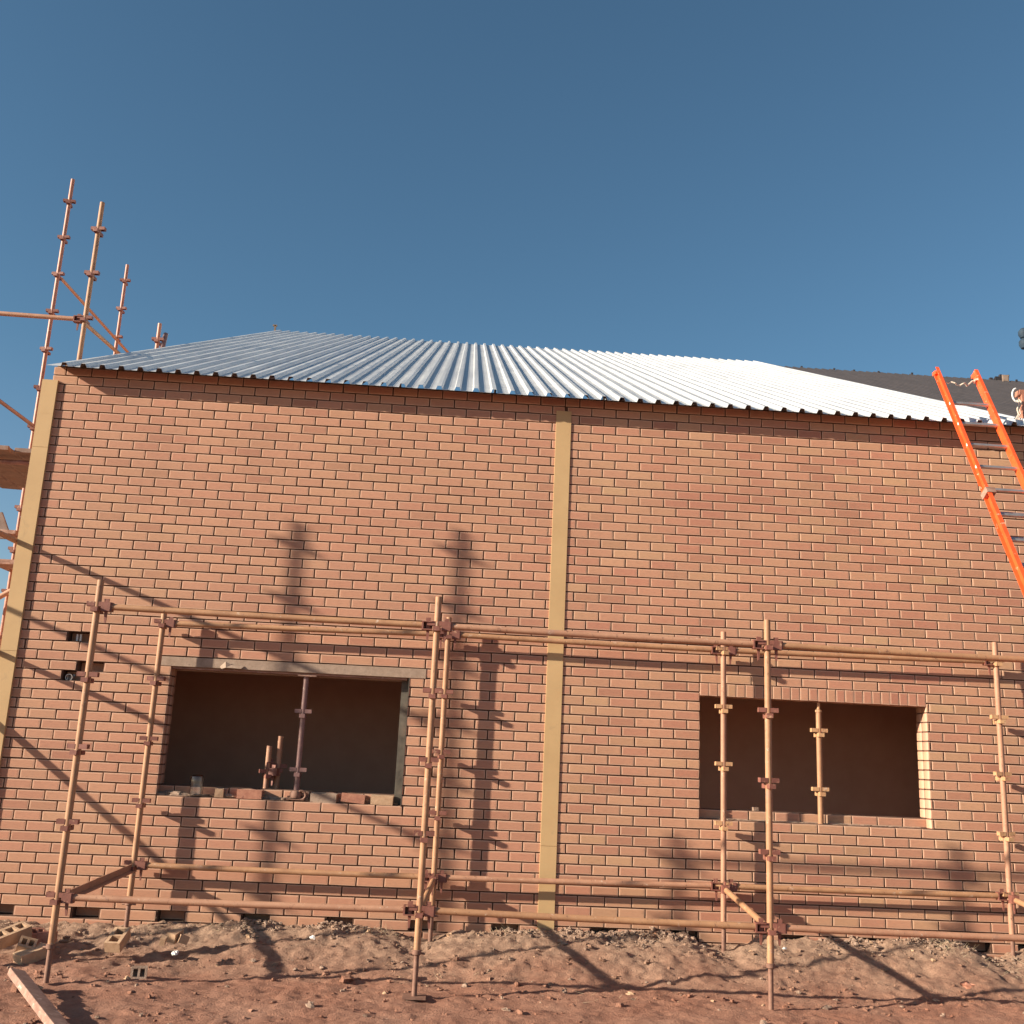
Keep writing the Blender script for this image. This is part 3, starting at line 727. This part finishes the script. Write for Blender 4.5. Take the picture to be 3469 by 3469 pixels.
# plank in the corner
a = at_z(33, 1828, .125); b_ = at_z(143, 1965, .055)
d = (b_-a); Lp = d.length+.25; Mx = Matrix.Translation(a) @ d.to_track_quat('X', 'Z').to_matrix().to_4x4() @ Matrix.Rotation(R(-14), 4, 'X')
w = MB(); w.box(0, Lp, -.052, .052, -.045, 0, mat=Mx, j=.002)
tag(w.build("plank", M['plank'], bevel=.004), "rough pinkish plank tilted up from the ground in the lower left corner", "plank")
w = MB(); w.blob((a.x+.05, a.y-.03, .02), .05, .05, .055, .3)
tag(w.build("stone", M['soil']), "soil clod propping up the raised end of the plank", "stone")

# rubble: one mass of clods and chips; a few single stones
w = MB(); random.seed(5)
for k in range(2300):
    if random.random() < .55: y = -random.random()**1.6*1.5-.03
    else: y = -random.uniform(.2, 3.0)
    x = random.uniform(-.5, 9.2); s_ = .004+.016*random.random()**3.0
    if noise.noise(Vector((x*1.3, y*2, 9))) < -.15 and random.random() < .7: continue
    if random.random() < .035: s_ += .02*random.random()
    w.blob((x, y, gz(x, y)+s_*.2), s_*random.uniform(1, 1.8), s_*random.uniform(.8, 1.3), s_*random.uniform(.5, .9), .45, mi=0 if random.random() < .78 else (1 if random.random() < .8 else 2), rot=random.uniform(0, 3))
tag(w.build("rubble", [M['soil'], M['mortar_light'], M['loose_yellow']]), kind='stuff', label="scattered clods and mortar crumbs on the red soil", cat="rubble")
# crust of mortar heaped against the foot of the wall
w = MB()
for (xc, wd_, hh) in [(2.0, .25, .05), (2.7, .35, .06), (4.2, .3, .05), (4.75, .35, .04), (5.35, .35, .10), (5.05, .25, .05), (7.0, .3, .04), (7.6, .35, .06), (8.05, .3, .07)]:
    for k in range(130):
        x = xc+random.gauss(0, wd_*.45); y = -abs(random.gauss(.05, .12)); s_ = .004+.016*random.random()**2
        w.blob((x, y, gz(x, y)+hh*.7*math.exp(-((x-xc)/wd_)**2*3)*random.random()*math.exp(-abs(y)*5)), s_*1.3, s_, s_*.8, .5, rot=random.uniform(0, 3))
tag(w.build("mortar_rubble", M['mortar_light']), kind='stuff', label="greyish crumbled mortar heaped along the foot of the wall", cat="rubble")
# dry grass and straw
w = MB()
for (xc, yc, n_, sp_) in [(7.75, -.22, 90, .22), (1.25, -.22, 30, .3), (3.0, -.15, 60, .3), (1.75, -.2, 40, .2), (4.1, -.1, 40, .3), (8.2, -.5, 30, .3), (4.6, -1.4, 10, .3), (3.6, -1.0, 10, .3)]:
    for k in range(n_):
        x = xc+random.gauss(0, sp_*.5); y = min(-.02, yc+random.gauss(0, sp_*.3)); z = gz(x, y)
        an = random.uniform(0, 6.28); l_ = random.uniform(.03, .13); up_ = random.uniform(.1, .9)
        a = Vector((x, y, z)); b_ = a+Vector((math.cos(an)*l_*(1-up_*.6), min(-y-.01, math.sin(an)*l_*.6), l_*up_*.7))
        w.tube(a, b_, .0012, 3, r2=.0004)
tag(w.build("dry_grass", M['straw']), kind='stuff', label="dry straw and weeds lying along the wall foot", cat="grass")
GST = "larger stones on the open soil"
for (u, v, s_, m_, lb) in [(560, 1835, .035, 'soil', "long low clod under the shadow below the left window"), (66, 1868, .03, 'loose_yellow', "pale stone just left of the plank in the corner"), (240, 1848, .02, 'loose_yellow', "small pale stone below the half buried grid block"), (585, 1900, .028, 'mortar_light', "squarish grey stone casting a long shadow near the bottom edge"), (1825, 1862, .035, 'loose_red', "reddish broken clod right of the third front standard"), (1560, 1905, .03, 'mortar_light', "flat pale chip on the soil near the bottom right"), (1170, 1900, .03, 'soil', "brown crumbly clod in the middle of the open soil"), (590, 1770, .018, 'white', "tiny white chip beside the curved shadow"), (1480, 1790, .012, 'white', "tiny white chip right of the third front standard"), (1640, 1780, .03, 'loose_yellow', "pale lump on the bank below the right window"), (330, 1800, .022, 'white', "white chip on the bank below the left window")]:
    q = gp(u, v); w = MB(); w.blob((q.x, q.y, q.z+s_*.3), s_*1.5, s_, s_*.75, .4, rot=random.uniform(0, 3)); tag(w.build("stone", M[m_]), lb, "stone", GST)

# ------------------------------------------------------------------ ladder
lad = thing("extension_ladder", "orange extension ladder with grey rungs leaning on the eave at the right", "ladder", (8.2, -2.95, 0))
X1, X2 = 8.060, 8.425
k_ = 1.76; dl = Vector((0, 1, k_)).normalized()
P0 = Vector((0, -.215, Z0+.15))          # where rails touch the eave (back face)
nl = Vector((0, -k_, 1)).normalized()    # away from wall, out of the ladder face
def rail(x, s0, s1, off, wd=.030, dp=.075, side=1, name="rail", mat_=None):
    w = MB(); O = P0+nl*off
    Mx = Matrix.Translation((x, O.y, O.z)) @ Matrix(((1, 0, 0, 0), (0, dl.y, nl.y, 0), (0, dl.z, nl.z, 0), (0, 0, 0, 1)))
    # local y along the rail, local z outward; C-channel open to the outside
    w.box(-.003, .003, s0, s1, 0, dp, mat=Mx)
    w.box(.003 if side > 0 else -wd, wd if side > 0 else -.003, s0, s1, 0, .005, mat=Mx)
    w.box(.003 if side > 0 else -wd, wd if side > 0 else -.003, s0, s1, dp-.005, dp, mat=Mx)
    return w.build(name, mat_ or M['orange'], lad, bevel=.001)
s_top = (0.689-.15)/k_*math.sqrt(1+k_*k_)
for x, sd_ in ((X1, -1), (X2, 1)):
    o = rail(x, -1.95, s_top+.02, .0, side=sd_)
    part(o, "upper fly section rail")
    w = MB(); O = P0+dl*(s_top+.02); w.box(x-.032 if sd_ < 0 else x-.006, x+.006 if sd_ < 0 else x+.032, O.y-.06, O.y+.012, O.z-.035, O.z+.004); w.build("rail_cap", M['orange'], lad, bevel=.004)
xb1, xb2 = X1-.036, X2+.036
s_br = -(.15+.624+.16)/k_*math.sqrt(1+k_*k_)*1.02
for x, sd_ in ((xb1, -1), (xb2, 1)):
    o = rail(x, -5.62, s_br, .052, .034, .085, side=sd_); part(o, "lower base section rail")
    w = MB(); O = P0+nl*.052
    Mx = Matrix.Translation((x, O.y, O.z)) @ Matrix(((1, 0, 0, 0), (0, dl.y, nl.y, 0), (0, dl.z, nl.z, 0), (0, 0, 0, 1)))
    w.box(-.042, .042, s_br-.03, s_br+.03, -.012, .094, mat=Mx); w.build("guide_bracket", M['plank'], lad, bevel=.003)
    w = MB(); w.box(-.04, .04, -5.66, -5.60, -.01, .10, mat=Mx); w.build("foot", M['blueblack'], lad, bevel=.004)
s_ = s_top-.47
while s_ > -5.4:
    if s_ > -1.95:
        O = P0+dl*s_+nl*.037; w = MB(); w.tube((X1, O.y, O.z), (X2, O.y, O.z), .0175, 10); w.build("rung", M['alu'], lad, smooth=True)
        for x in (X1, X2): pass
    if s_ < s_br-.1:
        O = P0+dl*(s_-.07)+nl*.095; w = MB(); w.tube((xb1, O.y, O.z), (xb2, O.y, O.z), .0175, 10); w.build("rung", M['alu'], lad, smooth=True)
    s_ -= .285
# rung rivets (white scuffs where the rungs pass the rails)
w = MB(); s_ = s_top-.47
while s_ > -1.95:
    for x in (X1-.004, X2+.004):
        O = P0+dl*s_+nl*.037; w.tube((x-.004, O.y, O.z), (x+.004, O.y, O.z), .017, 10)
    s_ -= .285
w.build("rivets", M['white'], lad)
# rope tied between the rails near the top
pts = []
for k in range(15):
    f = k/14; s2 = s_top-.10-.06*math.sin(f*math.pi)-.0+.012*math.sin(k*2.3)
    O = P0+dl*s2+nl*(.02+.02*math.sin(k*1.7)); pts.append(Vector((X1+(X2-X1)*f, O.y, O.z)))
w = MB(); w.path(pts, .007, 7)
for k in range(6):
    a_ = k*1.2; O = P0+dl*(s_top-.12+.006*k)+nl*.035; w.path([Vector((X2+.03*math.cos(a_), O.y+.03*math.sin(a_), O.z)), Vector((X2+.03*math.cos(a_+1.2), O.y+.03*math.sin(a_+1.2), O.z+.01)), Vector((X2+.03*math.cos(a_+2.4), O.y+.03*math.sin(a_+2.4), O.z))], .006, 6)
tag(w.build("rope", M['rope'], smooth=True), "pale frayed rope tied between the two ladder rails near the top", "rope")

# ------------------------------------------------------------------ red hoist post at the right edge
hx = at_y(1949, 740, .35)
rz_ = EZ+SL*(.35-EY)
hp = thing("hoist_post", "red hoist post with dark blue pulley blocks at the right edge behind the eave", "hoist", (hx.x, .35, rz_))
topz = at_y(1945, 600, .35).z
w = MB(); w.tube((hx.x, .35, rz_), (hx.x, .35, topz), .028, 16, hollow=True); w.build("post", M['tube_red'], hp, smooth=True)
w = MB(); a = at_y(1928, 742, .33); w.box(a.x-.045, a.x+.1, .30, .39, a.z-.03, a.z+.03, j=.004); w.box(a.x-.02, a.x+.06, .29, .38, rz_, a.z-.03, j=.006); w.build("clamp", M['tube_red'], hp, bevel=.004)
w = MB(); a = at_y(1918, 742, .30)
ring = [Vector((a.x+.045*math.cos(t_)-.0, a.y, a.z+.07*math.sin(t_)-.02)) for t_ in [1.7+.28*k for k in range(12)]]
w.path(ring, .009, 8); w.build("hook", M['white'], hp, smooth=True)
w = MB(); pts = [at_y(1919, 755, .28), at_y(1924, 762, .26), at_y(1919, 772, .27), at_y(1922, 782, .27), at_y(1916, 792, .25), at_y(1926, 796, .24)]
w.path(pts, .008, 7); w.path([p_+Vector((.02, 0, .01)) for p_ in pts], .007, 7); w.build("rope_end", M['rope'], hp, smooth=True)
for (u, v, s_) in ((1932, 629, .055), (1934, 648, .058)):
    a = at_y(u, v, .33); w = MB(); w.lathe([(0, -s_), (s_*.7, -s_*.9), (s_, -.3*s_), (s_, .4*s_), (s_*.6, s_*.9), (0, s_)], a, 12)
    w.box(a.x-.006, hx.x, a.y-.006, a.y+.006, a.z-.006, a.z+.006); w.build("pulley_block", M['blueblack'], hp, smooth=True)
